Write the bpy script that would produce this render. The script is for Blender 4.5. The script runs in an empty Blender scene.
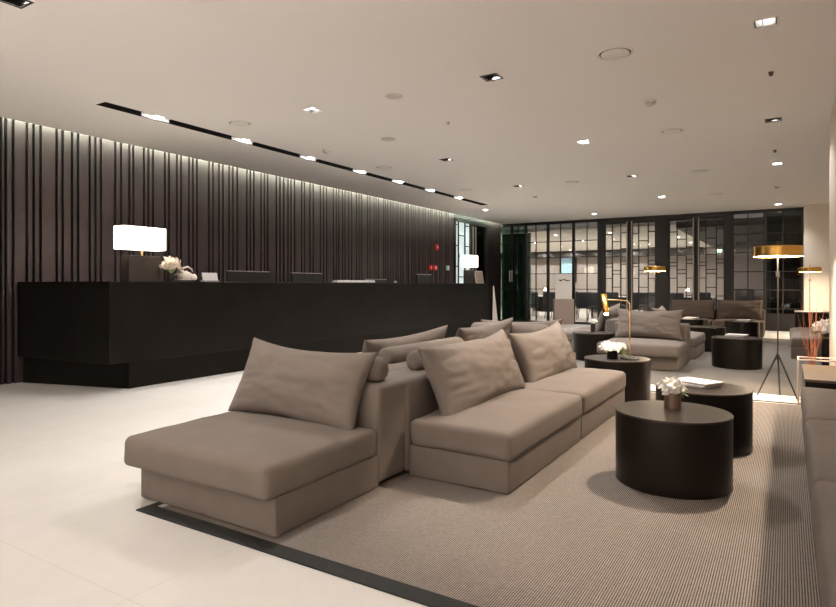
import bpy, bmesh, math, random
from mathutils import Vector, Matrix, noise
random.seed(7)
S = bpy.context.scene
C = S.collection
PI = math.pi
R = math.radians

# ------------------------------------------------------------------ camera
CAM_H = 1.12
cd = bpy.data.cameras.new('camera'); cam = bpy.data.objects.new('camera', cd); C.objects.link(cam)
cam.location = (0, 0, CAM_H); cam.rotation_euler = (R(90), 0, R(31.68))
cd.sensor_fit = 'HORIZONTAL'; cd.sensor_width = 36; cd.lens = 36 * 598 / 836
cd.shift_y = -18.5 / 836
cd.clip_start = 0.02; cd.clip_end = 200
S.camera = cam

# ------------------------------------------------------------------ world, exposure
w = bpy.data.worlds.new('world'); S.world = w; w.use_nodes = True
bg = w.node_tree.nodes['Background']; bg.inputs[0].default_value = (1.0, 0.93, 0.86, 1); bg.inputs[1].default_value = 0.1
S.view_settings.view_transform = 'Standard'; S.view_settings.look = 'None'
S.view_settings.gamma = 1; S.view_settings.use_curve_mapping = False
S.view_settings.exposure = 0.32
S.cycles.use_denoising = True
S.cycles.max_bounces = 10; S.cycles.diffuse_bounces = 7; S.cycles.glossy_bounces = 4
S.cycles.transparent_max_bounces = 16; S.cycles.sample_clamp_indirect = 4.0
S.cycles.caustics_reflective = False; S.cycles.caustics_refractive = False
# lamp strengths (W or emission strength), tuned together
P_DOWN = 200.0        # an ordinary recessed downlight
P_SLOT = 52.0        # a spot in the long ceiling slot
E_COVE = 220.0         # emission of the cove strip above the slatted wall
E_SHADE = 6.0        # fabric shades on the counter lamps
E_DIFF = 95.0        # diffusers under the gold floor lamps
P_OFFICE = 66.0     # a downlight in the glazed room
WARM = (1.0, 0.945, 0.895); NEUT = (1.0, 0.96, 0.91)

# ------------------------------------------------------------------ materials
def mat(name, col, rough=0.6, metal=0.0, emit=None, es=0.0, spec=0.5, noise_amt=0.0, noise_scale=8, bump=0.0, bump_scale=300):
    m = bpy.data.materials.new(name); m.use_nodes = True
    nt = m.node_tree; b = nt.nodes['Principled BSDF']
    b.inputs['Base Color'].default_value = (*col, 1); b.inputs['Roughness'].default_value = rough
    b.inputs['Metallic'].default_value = metal; b.inputs['Specular IOR Level'].default_value = spec
    if emit:
        b.inputs['Emission Color'].default_value = (*emit, 1); b.inputs['Emission Strength'].default_value = es
    if noise_amt or bump:
        tc = nt.nodes.new('ShaderNodeTexCoord')
    if noise_amt:
        n = nt.nodes.new('ShaderNodeTexNoise'); n.inputs['Scale'].default_value = noise_scale; n.inputs['Detail'].default_value = 5
        nt.links.new(tc.outputs['Object'], n.inputs['Vector'])
        r = nt.nodes.new('ShaderNodeMapRange'); r.inputs[1].default_value = 0.3; r.inputs[2].default_value = 0.7
        r.inputs[3].default_value = 1 - noise_amt; r.inputs[4].default_value = 1 + noise_amt
        nt.links.new(n.outputs[0], r.inputs[0])
        mx = nt.nodes.new('ShaderNodeVectorMath'); mx.operation = 'SCALE'; mx.inputs[0].default_value = col
        nt.links.new(r.outputs[0], mx.inputs['Scale']); nt.links.new(mx.outputs[0], b.inputs['Base Color'])
    if bump:
        n2 = nt.nodes.new('ShaderNodeTexNoise'); n2.inputs['Scale'].default_value = bump_scale; n2.inputs['Detail'].default_value = 3
        nt.links.new(tc.outputs['Object'], n2.inputs['Vector'])
        bp = nt.nodes.new('ShaderNodeBump'); bp.inputs['Strength'].default_value = bump; bp.inputs['Distance'].default_value = 0.004
        nt.links.new(n2.outputs[0], bp.inputs['Height']); nt.links.new(bp.outputs[0], b.inputs['Normal'])
    return m

def mat_glass(name, tint=(0.95, 0.95, 0.94), refl=1.0):
    m = bpy.data.materials.new(name); m.use_nodes = True; nt = m.node_tree
    nt.nodes.clear()
    o = nt.nodes.new('ShaderNodeOutputMaterial'); t = nt.nodes.new('ShaderNodeBsdfTransparent'); t.inputs[0].default_value = (*tint, 1)
    g = nt.nodes.new('ShaderNodeBsdfGlossy'); g.inputs['Roughness'].default_value = 0.02
    f = nt.nodes.new('ShaderNodeFresnel'); f.inputs[0].default_value = 1.45
    mu = nt.nodes.new('ShaderNodeMath'); mu.operation = 'MULTIPLY'; mu.inputs[1].default_value = refl; nt.links.new(f.outputs[0], mu.inputs[0])
    x = nt.nodes.new('ShaderNodeMixShader')
    nt.links.new(mu.outputs[0], x.inputs[0]); nt.links.new(t.outputs[0], x.inputs[1]); nt.links.new(g.outputs[0], x.inputs[2])
    nt.links.new(x.outputs[0], o.inputs[0])
    return m

def mat_floor():
    m = mat('stone_tile', (0.66, 0.60, 0.52), rough=0.38, spec=0.4); nt = m.node_tree; b = nt.nodes['Principled BSDF']
    tc = nt.nodes.new('ShaderNodeTexCoord'); mp = nt.nodes.new('ShaderNodeMapping'); mp.inputs['Location'].default_value = (2.0, -1.27, 0)
    nt.links.new(tc.outputs['Object'], mp.inputs[0])
    br = nt.nodes.new('ShaderNodeTexBrick'); br.offset = 0.0; br.inputs['Scale'].default_value = 1.0
    br.inputs['Brick Width'].default_value = 1.2; br.inputs['Row Height'].default_value = 1.2
    br.inputs['Mortar Size'].default_value = 0.003; br.inputs['Mortar Smooth'].default_value = 0.4
    br.inputs['Color1'].default_value = (0.62, 0.60, 0.575, 1); br.inputs['Color2'].default_value = (0.60, 0.58, 0.555, 1)
    br.inputs['Mortar'].default_value = (0.535, 0.51, 0.48, 1)
    nt.links.new(mp.outputs[0], br.inputs['Vector'])
    n = nt.nodes.new('ShaderNodeTexNoise'); n.inputs['Scale'].default_value = 2.2; n.inputs['Detail'].default_value = 8; n.inputs['Roughness'].default_value = 0.62
    nt.links.new(tc.outputs['Object'], n.inputs['Vector'])
    r = nt.nodes.new('ShaderNodeMapRange'); r.inputs[1].default_value = 0.3; r.inputs[2].default_value = 0.7; r.inputs[3].default_value = 0.93; r.inputs[4].default_value = 1.05
    nt.links.new(n.outputs[0], r.inputs[0])
    v = nt.nodes.new('ShaderNodeVectorMath'); v.operation = 'SCALE'
    nt.links.new(br.outputs[0], v.inputs[0]); nt.links.new(r.outputs[0], v.inputs['Scale']); nt.links.new(v.outputs[0], b.inputs['Base Color'])
    return m

def mat_rug(name, light, dark, pitch=0.009):
    m = mat(name, light, rough=0.95, spec=0.1); nt = m.node_tree; b = nt.nodes['Principled BSDF']
    tc = nt.nodes.new('ShaderNodeTexCoord'); sp = nt.nodes.new('ShaderNodeSeparateXYZ'); nt.links.new(tc.outputs['Object'], sp.inputs[0])
    # ribs along the length, broken into small loops across
    k = nt.nodes.new('ShaderNodeMath'); k.operation = 'MULTIPLY'; k.inputs[1].default_value = 2 * PI / pitch; nt.links.new(sp.outputs[0], k.inputs[0])
    s = nt.nodes.new('ShaderNodeMath'); s.operation = 'SINE'; nt.links.new(k.outputs[0], s.inputs[0])
    k2 = nt.nodes.new('ShaderNodeMath'); k2.operation = 'MULTIPLY'; k2.inputs[1].default_value = 2 * PI / 0.012; nt.links.new(sp.outputs[1], k2.inputs[0])
    s2 = nt.nodes.new('ShaderNodeMath'); s2.operation = 'SINE'; nt.links.new(k2.outputs[0], s2.inputs[0])
    k3 = nt.nodes.new('ShaderNodeMath'); k3.operation = 'MULTIPLY_ADD'; k3.inputs[1].default_value = 0.22; nt.links.new(s2.outputs[0], k3.inputs[0]); nt.links.new(s.outputs[0], k3.inputs[2])
    n = nt.nodes.new('ShaderNodeTexNoise'); n.inputs['Scale'].default_value = 60; n.inputs['Detail'].default_value = 3
    nt.links.new(tc.outputs['Object'], n.inputs['Vector'])
    k4 = nt.nodes.new('ShaderNodeMath'); k4.operation = 'MULTIPLY_ADD'; k4.inputs[1].default_value = 0.9; nt.links.new(n.outputs[0], k4.inputs[0]); nt.links.new(k3.outputs[0], k4.inputs[2])
    r = nt.nodes.new('ShaderNodeMapRange'); r.inputs[1].default_value = -0.55; r.inputs[2].default_value = 1.2; nt.links.new(k4.outputs[0], r.inputs[0])
    mx = nt.nodes.new('ShaderNodeMix'); mx.data_type = 'RGBA'; mx.inputs[6].default_value = (*dark, 1); mx.inputs[7].default_value = (*light, 1)
    nt.links.new(r.outputs[0], mx.inputs[0]); nt.links.new(mx.outputs[2], b.inputs['Base Color'])
    bp = nt.nodes.new('ShaderNodeBump'); bp.inputs['Strength'].default_value = 0.5; bp.inputs['Distance'].default_value = 0.004
    nt.links.new(r.outputs[0], bp.inputs['Height']); nt.links.new(bp.outputs[0], b.inputs['Normal'])
    return m

M = {}
M['floor'] = mat_floor()
M['ceiling'] = mat('ceiling_paint', (0.93, 0.90, 0.87), 0.9, spec=0.1)
M['cream'] = mat('cream_plaster', (0.70, 0.63, 0.55), 0.85, spec=0.2, noise_amt=0.02, noise_scale=2)
M['board'] = mat('plum_brown_board', (0.041, 0.028, 0.029), 0.5, spec=0.35, noise_amt=0.12, noise_scale=3)
M['darkboard'] = mat('dark_brown_board', (0.020, 0.012, 0.012), 0.6, spec=0.2)
M['slotblack'] = mat('black_backing', (0.006, 0.005, 0.005), 0.7, spec=0.2)
M['black'] = mat('black_metal', (0.012, 0.011, 0.011), 0.45)
M['frame'] = mat('dark_bronze_frame', (0.009, 0.007, 0.006), 0.45)
M['counter'] = mat('dark_bronze_lacquer', (0.016, 0.0146, 0.0128), 0.48, metal=0.9, spec=0.2, noise_amt=0.15, noise_scale=3)
M['lampbase'] = mat('bronze_block', (0.055, 0.047, 0.040), 0.4, metal=0.3)
M['shade'] = mat('lit_linen_shade', (0.9, 0.85, 0.75), 0.8, emit=(1.0, 0.87, 0.70), es=E_SHADE)
M['diffuser'] = mat('lit_diffuser', (0.9, 0.85, 0.75), 0.8, emit=(1.0, 0.80, 0.56), es=E_DIFF)
M['bulb'] = mat('warm_bulb', (1, 0.9, 0.7), 0.5, emit=(1.0, 0.72, 0.36), es=60)
M['lens'] = mat('lit_downlight_lens', (1, 1, 1), 0.5, emit=(1.0, 0.95, 0.87), es=60)
M['slot_glow'] = mat('white_slot_glow', (0.85, 0.85, 0.85), 0.4, emit=(1.0, 0.97, 0.92), es=0.15)  # slight glow imitating lamplight on the slot's side wall
M['whitetrim'] = mat('white_trim', (0.86, 0.82, 0.78), 0.6)
M['greytrim'] = mat('grey_trim', (0.55, 0.50, 0.46), 0.6)
M['fabric'] = mat('taupe_linen', (0.155, 0.131, 0.116), 0.92, spec=0.15, noise_amt=0.05, noise_scale=6, bump=0.35, bump_scale=420)
M['fabric2'] = mat('dimmed_brown_linen', (0.085, 0.064, 0.055), 0.92, spec=0.15, noise_amt=0.05, noise_scale=6, bump=0.3, bump_scale=420)  # brown linen, darkened further to stand for the dim far end
M['plinth'] = mat('dark_sofa_plinth', (0.025, 0.02, 0.018), 0.6)
M['drum'] = mat('bronze_drum', (0.013, 0.0098, 0.0078), 0.33, metal=0.5, spec=0.3, noise_amt=0.12, noise_scale=5)
M['drumtop'] = mat('bronze_drum_top', (0.042, 0.032, 0.026), 0.30, metal=0.5, noise_amt=0.08, noise_scale=4)
M['walnut'] = mat('brown_lacquer', (0.13, 0.085, 0.055), 0.35, noise_amt=0.1, noise_scale=6)
M['rug'] = mat_rug('ribbed_rug', (0.31, 0.270, 0.241), (0.042, 0.037, 0.033))
M['rug2'] = mat_rug('ribbed_grey_rug', (0.185, 0.168, 0.152), (0.095, 0.087, 0.078))
M['rugborder'] = mat('black_rug_border', (0.006, 0.007, 0.006), 0.85, bump=0.3, bump_scale=250)
M['gold'] = mat('brushed_gold', (0.80, 0.47, 0.12), 0.25, metal=1.0)
M['brass'] = mat('pale_brass', (0.80, 0.56, 0.32), 0.25, metal=1.0)
M['copper'] = mat('copper_twig', (0.62, 0.26, 0.14), 0.45, metal=0.3)
M['pot'] = mat('bronze_pot', (0.16, 0.11, 0.08), 0.35, metal=0.6)
M['petal'] = mat('white_petal', (0.93, 0.91, 0.86), 0.7)
M['pinkpetal'] = mat('cream_pink_petal', (0.86, 0.76, 0.66), 0.7)
M['leaf'] = mat('green_leaf', (0.10, 0.16, 0.03), 0.6)
M['paper'] = mat('white_paper', (0.62, 0.61, 0.61), 0.6)
M['pages'] = mat('page_edges', (0.45, 0.42, 0.44), 0.8)
M['screen'] = mat('black_plastic', (0.012, 0.012, 0.013), 0.35)
M['monback'] = mat('monitor_edge_grey', (0.30, 0.28, 0.27), 0.35)
M['red'] = mat('red_plastic', (0.55, 0.02, 0.02), 0.4, emit=(1, 0.05, 0.03), es=0.12)
M['greenwhite'] = mat('pale_green_plastic', (0.45, 0.55, 0.45), 0.4, emit=(0.7, 1.0, 0.75), es=0.12)
M['glass'] = mat_glass('clear_glass')
M['darkglass'] = mat_glass('smoked_glass', (0.32, 0.36, 0.34), 1.0)
M['greenglass'] = mat_glass('green_tinted_glass', (0.60, 0.72, 0.66), 0.8)
M['litglass'] = mat('backlit_frosted_glass', (0.6, 0.66, 0.66), 0.4, emit=(0.80, 0.95, 0.92), es=0.55)
M['blueglass'] = mat('blue_lit_glass', (0.4, 0.6, 0.7), 0.3, emit=(0.40, 0.66, 0.78), es=0.30)
M['curtain'] = mat('dark_green_sheer', (0.14, 0.20, 0.175), 0.8)
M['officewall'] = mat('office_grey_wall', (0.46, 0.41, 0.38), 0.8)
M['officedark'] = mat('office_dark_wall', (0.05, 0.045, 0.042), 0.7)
M['officeceil'] = mat('office_ceiling', (0.85, 0.82, 0.76), 0.9)
M['officefloor'] = mat('office_floor', (0.66, 0.62, 0.56), 0.4)
M['desk'] = mat('white_desk', (0.72, 0.72, 0.70), 0.4)
M['chair'] = mat('charcoal_chair', (0.035, 0.036, 0.038), 0.6)
M['steel'] = mat('pale_steel', (0.60, 0.55, 0.50), 0.3, metal=0.8)
M['rosewhite'] = mat('pale_rose_metal', (0.80, 0.66, 0.58), 0.35, metal=0.2)
M['signwhite'] = mat('white_sign_board', (0.80, 0.78, 0.74), 0.5)
M['signtaupe'] = mat('taupe_sign_base', (0.36, 0.29, 0.26), 0.6)
M['printbrown'] = mat('brown_print', (0.10, 0.06, 0.04), 0.7)
M['exit'] = mat('lit_green_exit', (0.2, 0.6, 0.3), 0.5, emit=(0.45, 1.0, 0.65), es=4.0)
M['coral'] = mat('white_driftwood', (0.72, 0.66, 0.60), 0.7)
M['covewhite'] = mat('cove_white', (0.8, 0.8, 0.76), 0.8)
M['covelight'] = mat('cove_tube', (1, 1, 1), 0.5, emit=(0.86, 1.0, 0.80), es=E_COVE)

# ------------------------------------------------------------------ helpers
def obj(name, bm, m, parent=None, smooth=False, kind=None, angle=35):
    me = bpy.data.meshes.new(name)
    bmesh.ops.remove_doubles(bm, verts=bm.verts, dist=1e-6)
    bmesh.ops.recalc_face_normals(bm, faces=bm.faces)
    bm.to_mesh(me); bm.free()
    for mm in (m if isinstance(m, (list, tuple)) else [m]): me.materials.append(mm)
    o = bpy.data.objects.new(name, me); C.objects.link(o)
    if parent: o.parent = parent
    if smooth:
        for p in me.polygons: p.use_smooth = True
        if angle < 180: me.set_sharp_from_angle(angle=R(angle))
    if kind: o['kind'] = kind
    return o
def tag(o, label, cat, group=None, kind=None):
    o['label'] = label; o['category'] = cat
    if group: o['group'] = group
    if kind: o['kind'] = kind
    return o
def thing(name, label, cat, loc=(0, 0, 0), rz=0, group=None):
    o = bpy.data.objects.new(name, None); C.objects.link(o); o.empty_display_size = 0.1
    o.location = loc; o.rotation_euler = (0, 0, rz)
    return tag(o, label, cat, group)
def struct(name, bm, m, parent=None, smooth=False):
    return obj(name, bm, m, parent, smooth, kind=None if parent else 'structure')
def sroot(name, loc=(0, 0, 0)):
    o = bpy.data.objects.new(name, None); C.objects.link(o); o.location = loc; o['kind'] = 'structure'; return o
def children(o): return [c for c in C.objects if c.parent == o]
def dup(root, loc, rz=None, label=None, group=None):
    r = root.copy(); C.objects.link(r); r.location = loc
    if rz is not None: r.rotation_euler = (r.rotation_euler.x, r.rotation_euler.y, rz)
    if label: r['label'] = label
    if group: r['group'] = group
    for ch in children(root):
        c = ch.copy(); C.objects.link(c); c.parent = r
        for g in children(ch):
            d = g.copy(); C.objects.link(d); d.parent = c
    return r
def B(): return bmesh.new()
def box(bm, x0, x1, y0, y1, z0, z1, mi=0):
    v = [bm.verts.new(p) for p in ((x0, y0, z0), (x1, y0, z0), (x1, y1, z0), (x0, y1, z0), (x0, y0, z1), (x1, y0, z1), (x1, y1, z1), (x0, y1, z1))]
    for f in ((0, 3, 2, 1), (4, 5, 6, 7), (0, 1, 5, 4), (1, 2, 6, 5), (2, 3, 7, 6), (3, 0, 4, 7)):
        bm.faces.new([v[i] for i in f]).material_index = mi
    return bm
def bevel_box(x0, x1, y0, y1, z0, z1, b=0.004, seg=2):
    bm = B(); box(bm, x0, x1, y0, y1, z0, z1)
    bmesh.ops.bevel(bm, geom=bm.edges[:], offset=b, segments=seg, affect='EDGES', profile=0.6)
    return bm
def tube(bm, pts, r, n=10, cap=True, radii=None):
    pts = [Vector(p) for p in pts]; rings = []
    for i, p in enumerate(pts):
        t = (pts[min(i + 1, len(pts) - 1)] - pts[max(i - 1, 0)]).normalized()
        a = t.cross(Vector((0, 0, 1)))
        if a.length < 0.05: a = t.cross(Vector((1, 0, 0)))
        a.normalize(); b2 = t.cross(a).normalized(); rr = radii[i] if radii else r
        if i and (rings[-1][0].co - pts[i - 1]).dot(a) < 0 and abs(a.dot(la)) > 0.3: a, b2 = -a, -b2
        la = a
        rings.append([bm.verts.new(p + a * math.cos(2 * PI * k / n) * rr + b2 * math.sin(2 * PI * k / n) * rr) for k in range(n)])
    for i in range(len(rings) - 1):
        for k in range(n):
            bm.faces.new((rings[i][k], rings[i][(k + 1) % n], rings[i + 1][(k + 1) % n], rings[i + 1][k]))
    if cap: bm.faces.new(rings[0][::-1]); bm.faces.new(rings[-1])
    return bm
def lathe(bm, prof, n=48, c=(0, 0, 0)):
    rings = []
    for r, z in prof:
        if r < 1e-6: rings.append([bm.verts.new((c[0], c[1], c[2] + z))])
        else: rings.append([bm.verts.new((c[0] + r * math.cos(2 * PI * k / n), c[1] + r * math.sin(2 * PI * k / n), c[2] + z)) for k in range(n)])
    for a, b in zip(rings, rings[1:]):
        for k in range(n):
            k2 = (k + 1) % n
            vs = [a[k % len(a)], a[k2 % len(a)], b[k2 % len(b)], b[k % len(b)]]
            u = []
            for v in vs:
                if v not in u: u.append(v)
            if len(u) > 2: bm.faces.new(u)
    return bm
def prism(bm, poly, z0, z1):
    lo = [bm.verts.new((x, y, z0)) for x, y in poly]; hi = [bm.verts.new((x, y, z1)) for x, y in poly]
    n = len(poly); bm.faces.new(lo[::-1]); bm.faces.new(hi)
    for i in range(n): bm.faces.new((lo[i], lo[(i + 1) % n], hi[(i + 1) % n], hi[i]))
    return bm
def axis_pts(h, r, n):
    a = [-h, -h + r * 0.12, -h + r * 0.36, -h + r * 0.68]
    mid = [(-h + r) + (2 * h - 2 * r) * i / n for i in range(n + 1)]
    return a + mid + [-x for x in a[::-1]]
def soft_box(sx, sy, sz, r=0.04, bulge=0.02, wob=0.004, seed=0, n=(10, 10, 2), c=(0, 0, 0), pull=0.0):
    """upholstered block: rounded edges, domed top, slight waviness; pull makes the lower edge hang loose"""
    h = (sx / 2, sy / 2, sz / 2); r = min(r, min(h) * 0.98)
    ax = [axis_pts(h[i], r, n[i]) for i in range(3)]
    bm = B(); cache = {}
    def V(p):
        k = tuple(round(x, 6) for x in p)
        if k in cache: return cache[k]
        q = [max(-(h[i] - r), min(h[i] - r, p[i])) for i in range(3)]
        d = Vector([p[i] - q[i] for i in range(3)])
        if d.length > 1e-9:
            # cube-to-sphere in the rim zone
            e = Vector([d[i] / r for i in range(3)]); m_ = max(abs(x) for x in e); d = e.normalized() * r * m_
        v = Vector(q) + d
        u, t = v.x / h[0], v.y / h[1]
        top = max(0, v.z / h[2])
        dome = (1 - min(1, abs(u)) ** 3) * (1 - min(1, abs(t)) ** 3)
        v.z += bulge * dome * top
        nv = noise.noise(Vector((v.x * 3 + seed * 7.1, v.y * 3, v.z * 3))) + 0.5 * noise.noise(Vector((v.x * 8, v.y * 8 + seed * 3.3, v.z * 8)))
        v += Vector((u, t, 0.6 * top)) * nv * wob
        bv = bm.verts.new(v + Vector(c)); cache[k] = bv
        return bv
    for a in range(3):
        b_, c_ = (a + 1) % 3, (a + 2) % 3
        for s in (-1, 1):
            for i in range(len(ax[b_]) - 1):
                for j in range(len(ax[c_]) - 1):
                    quad = []
                    for (ii, jj) in ((i, j), (i + 1, j), (i + 1, j + 1), (i, j + 1)):
                        p = [0, 0, 0]; p[a] = s * h[a]; p[b_] = ax[b_][ii]; p[c_] = ax[c_][jj]; quad.append(V(p))
                    bm.faces.new(quad if s > 0 else quad[::-1])
    return bm
def pillow_bm(w_, h_, t_, seed=0, ear=0.09, wrinkle=0.016, nu=64, nv=40):
    """throw pillow standing in local xz, thickness along y, bottom centre at the origin"""
    bm = B(); rnd = random.Random(seed); g = {}
    cr = [(rnd.choice((-1, 1)), rnd.uniform(-0.8, 0.8), rnd.uniform(0.15, 0.40), rnd.uniform(-0.9, 0.9), rnd.uniform(0.4, 1)) for _ in range(13)]
    for s in (-1, 1):
        for i in range(nu + 1):
            for j in range(nv + 1):
                u = math.sin(PI / 2 * (2 * i / nu - 1)) * 0.5 + (2 * i / nu - 1) * 0.5
                v = math.sin(PI / 2 * (2 * j / nv - 1)) * 0.5 + (2 * j / nv - 1) * 0.5
                edge = i in (0, nu) or j in (0, nv)
                if edge and s == 1: g[(s, i, j)] = g[(-1, i, j)]; continue
                prof = ((1 - u * u) * (1 - v * v))
                th = t_ / 2 * max(0, prof) ** 0.42
                x = w_ / 2 * u * (1 - ear * (1 - v * v)); z = h_ / 2 * v * (1 - ear * 1.35 * (1 - u * u))
                z -= 0.018 * (1 - u * u) * (1 + v) * 0.5
                # creases running in from the short ends
                wr = 0
                for (side, v0, ln, sl, am) in cr:
                    d = (1 - side * u)                       # 0 at that end
                    if d < ln * 2:
                        dv = v - (v0 + sl * d * 0.5)
                        wr -= am * math.exp(-(dv / 0.055) ** 2) * (1 - d / (ln * 2)) * min(1, d * 6)
                nn = noise.noise(Vector((u * 2.3 + seed * 5.7, v * 2.1, s * 3.0)))
                n2 = noise.noise(Vector((u * 6 + seed * 2.7, v * 5, s * 3.0)))
                y = s * (th + (wr * wrinkle + nn * 0.016 + n2 * 0.006) * min(1, prof * 3))
                x += 0.004 * n2
                g[(s, i, j)] = bm.verts.new((x, y, z + h_ / 2))
    for s in (-1, 1):
        for i in range(nu):
            for j in range(nv):
                q = [g[(s, i, j)], g[(s, i + 1, j)], g[(s, i + 1, j + 1)], g[(s, i, j + 1)]]
                try: bm.faces.new(q if s < 0 else q[::-1])
                except ValueError: pass
    return bm
def pillow(label, loc, rz, lean, size=(1.0, 0.46, 0.2), seed=0, m=None, group='loose back pillows on the sofas', roll=0, ear=0.09):
    """faces local -y; lean tips its top backwards"""
    o = obj('throw_pillow', pillow_bm(*size, seed=seed, ear=ear), m or M['fabric'], smooth=True, angle=180)
    o.rotation_mode = 'XYZ'
    mtx = Matrix.Rotation(rz, 3, 'Z') @ Matrix.Rotation(-lean, 3, 'X') @ Matrix.Rotation(roll, 3, 'Y')
    o.rotation_euler = mtx.to_euler(); o.location = loc
    return tag(o, label, 'pillow', group)
def bolster(label, p0, p1, r=0.075):
    p0, p1 = Vector(p0), Vector(p1); L = (p1 - p0).length; bm = B(); prof = [(0, 0.004), (r * 0.35, 0.0), (r * 0.72, 0.006), (r * 0.93, 0.022), (r, 0.05)]
    k = 14
    prof += [(r * (1 + 0.02 * math.sin(i * 2.1)), 0.05 + (L - 0.1) * i / k) for i in range(1, k)]
    prof += [(a, L - z) for a, z in [(r, 0.05), (r * 0.93, 0.022), (r * 0.72, 0.006), (r * 0.35, 0), (0, 0.004)]]
    lathe(bm, prof, 28)
    o = obj('bolster_cushion', bm, M['fabric'], smooth=True, angle=180)
    o.rotation_euler = (p1 - p0).to_track_quat('Z', 'Y').to_euler(); o.location = p0
    return tag(o, label, 'cushion', 'bolsters lying on the sofa backs')

# ------------------------------------------------------------------ the room
CEIL = 2.98
bm = B(); box(bm, -7.75, 1.5, -8.0, 17.05, -0.1, 0.0); struct('floor', bm, M['floor'])

HOLE = 0.07
LIT = [(-0.13, 4.9), (-0.13, 10.7), (-0.17, 16.1), (-2.25, 7.75), (-2.25, 13.45), (-4.3, 4.82), (-4.3, 15.75), (-6.37, 13.5), (-2.25, 1.95)]
DARK_FACED = [(-0.13, 7.84), (-2.25, 4.9), (-4.3, 7.77), (-2.25, 10.6), (-4.3, 10.55), (-4.3, 1.94)]  # heads look dark from the camera but still shine down
FILL_BEHIND = [(x, y) for y in (-1.0, -3.9, -6.6) for x in (-6.4, -4.3, -2.25, -0.13)]  # unseen downlights added behind the camera; rear rows boosted to bounce light upward
SLOT = (-6.07, -5.89, 3.5, 12.65)
holes = [(x - HOLE, x + HOLE, y - HOLE, y + HOLE) for x, y in LIT + DARK_FACED + FILL_BEHIND] + [SLOT]
xs = sorted({-7.40, 1.5} | {h[i] for h in holes for i in (0, 1)}); ys = sorted({-8.0, 17.05} | {h[i] for h in holes for i in (2, 3)})
bm = B(); TH = 0.02
for i in range(len(xs) - 1):
    for j in range(len(ys) - 1):
        cx, cy = (xs[i] + xs[i + 1]) / 2, (ys[j] + ys[j + 1]) / 2
        if any(h[0] < cx < h[1] and h[2] < cy < h[3] for h in holes): continue
        box(bm, xs[i], xs[i + 1], ys[j], ys[j + 1], CEIL, CEIL + TH)
struct('ceiling', bm, M['ceiling'])

# slatted wall: plum boards proud of a black backing, black gaps in irregular groups
gaps = [3.249, 3.298, 3.374, 3.518, 3.591, 3.668, 3.851, 3.921, 4.033, 4.106, 4.254, 4.326, 4.397, 4.590, 4.670, 4.788, 4.845, 5.003, 5.069, 5.140, 5.328, 5.393, 5.524, 5.591, 5.728, 5.798, 5.868, 6.086, 6.161, 6.275, 6.352]
y = gaps[-1]; rnd = random.Random(3)
while y < 13.85:
    y += rnd.choice((0.12, 0.16, 0.20))
    for k in range(rnd.choice((2, 2, 3))):
        gaps.append(y); y += rnd.choice((0.075, 0.09))
    y -= 0.09
y = gaps[0]
while y > -7.8:
    y -= rnd.choice((0.2, 0.26))
    for k in range(rnd.choice((2, 3))): gaps.append(y); y -= 0.095
gaps = sorted(g for g in gaps if -7.9 < g < 13.85)
bm = B(); G = 0.034; WX = -7.50
prev = -8.0
for g in gaps + [13.96]:
    a, b_ = prev, g - G / 2 if g < 13.9 else 13.96
    if b_ - a > 0.012: box(bm, WX - 0.045, WX, a, b_, 0.0, 3.16, 0)
    prev = g + G / 2
box(bm, WX - 0.10, WX - 0.046, -8.0, 13.96, 0.0, 3.16, 1)
box(bm, WX - 0.05, WX, 16.05, 17.0, 0.0, 3.16, 2)                  # solid dark boarded pier beyond the lattice window
box(bm, WX - 0.10, WX - 0.051, 16.0, 17.0, 0.0, 3.16, 1)
box(bm, WX - 0.10, WX, 13.961, 16.049, 2.90, 3.16, 1)              # head above the lattice window
struct('wall_left', bm, [M['board'], M['slotblack'], M['darkboard']])
# cove above it
bm = B(); box(bm, WX - 0.10, -7.30, -8.0, 17.0, 3.20, 3.24); box(bm, -7.34, -7.30, -8.0, 17.0, CEIL + TH, 3.20)
struct('trim_1', bm, M['covewhite'])
bm = B(); tube(bm, [(-7.385, -7.9, 3.14), (-7.385, 16.9, 3.14)], 0.010, 8)
o = obj('cove_light', bm, M['covelight'], smooth=True); tag(o, 'long pale light tube hidden in the ceiling cove above the slatted wall', 'light')

# right wall, pier and the cream wall at the far end
bm = B(); box(bm, 1.30, 1.45, -8.0, 16.45, 0, CEIL); struct('wall_right', bm, M['cream'])
bm = B(); box(bm, -7.60, 1.45, -8.2, -8.001, 0, 3.2); struct('wall_front', bm, M['board'])
bm = bevel_box(0.405, 1.299, 6.70, 8.16, 0, CEIL - 0.001, 0.004); struct('trim_2', bm, M['cream'])
bm = B(); box(bm, 0.335, 1.45, 16.46, 17.05, 0, CEIL - 0.001); struct('trim_3', bm, M['cream'])

# lattice window in the left wall
wr = sroot('window_1', (0, 0, 0))
bm = B()
Y0, Y1, x0, x1 = 13.965, 16.045, -7.56, -7.47
for (a, b_) in ((Y0, Y0 + 0.07), (14.93, 15.0), (15.12, 15.19), (Y1 - 0.1, Y1)): box(bm, x0, x1, a, b_, 0, 2.90)
box(bm, x0, x1, Y0, Y1, 2.82, 2.899); box(bm, x0, x1, Y0, Y1, 0, 0.08)
struct('window_frame', bm, M['frame'], wr)
bm = B()
for yy in (14.24, 14.62): box(bm, -7.53, -7.495, yy - 0.014, yy + 0.014, 0.08, 2.82)
for k, (a, b_) in enumerate(((14.035, 14.24), (14.24, 14.62), (14.62, 14.93))):
    z = 0.5 + 0.28 * (k % 2)
    while z < 2.8: box(bm, -7.53, -7.495, a, b_, z - 0.013, z + 0.013); z += 0.56
struct('lattice', bm, M['frame'], wr)
bm = B(); box(bm, -7.55, -7.54, 14.03, 14.94, 0.07, 2.83); struct('lit_pane', bm, M['litglass'], wr)
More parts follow.
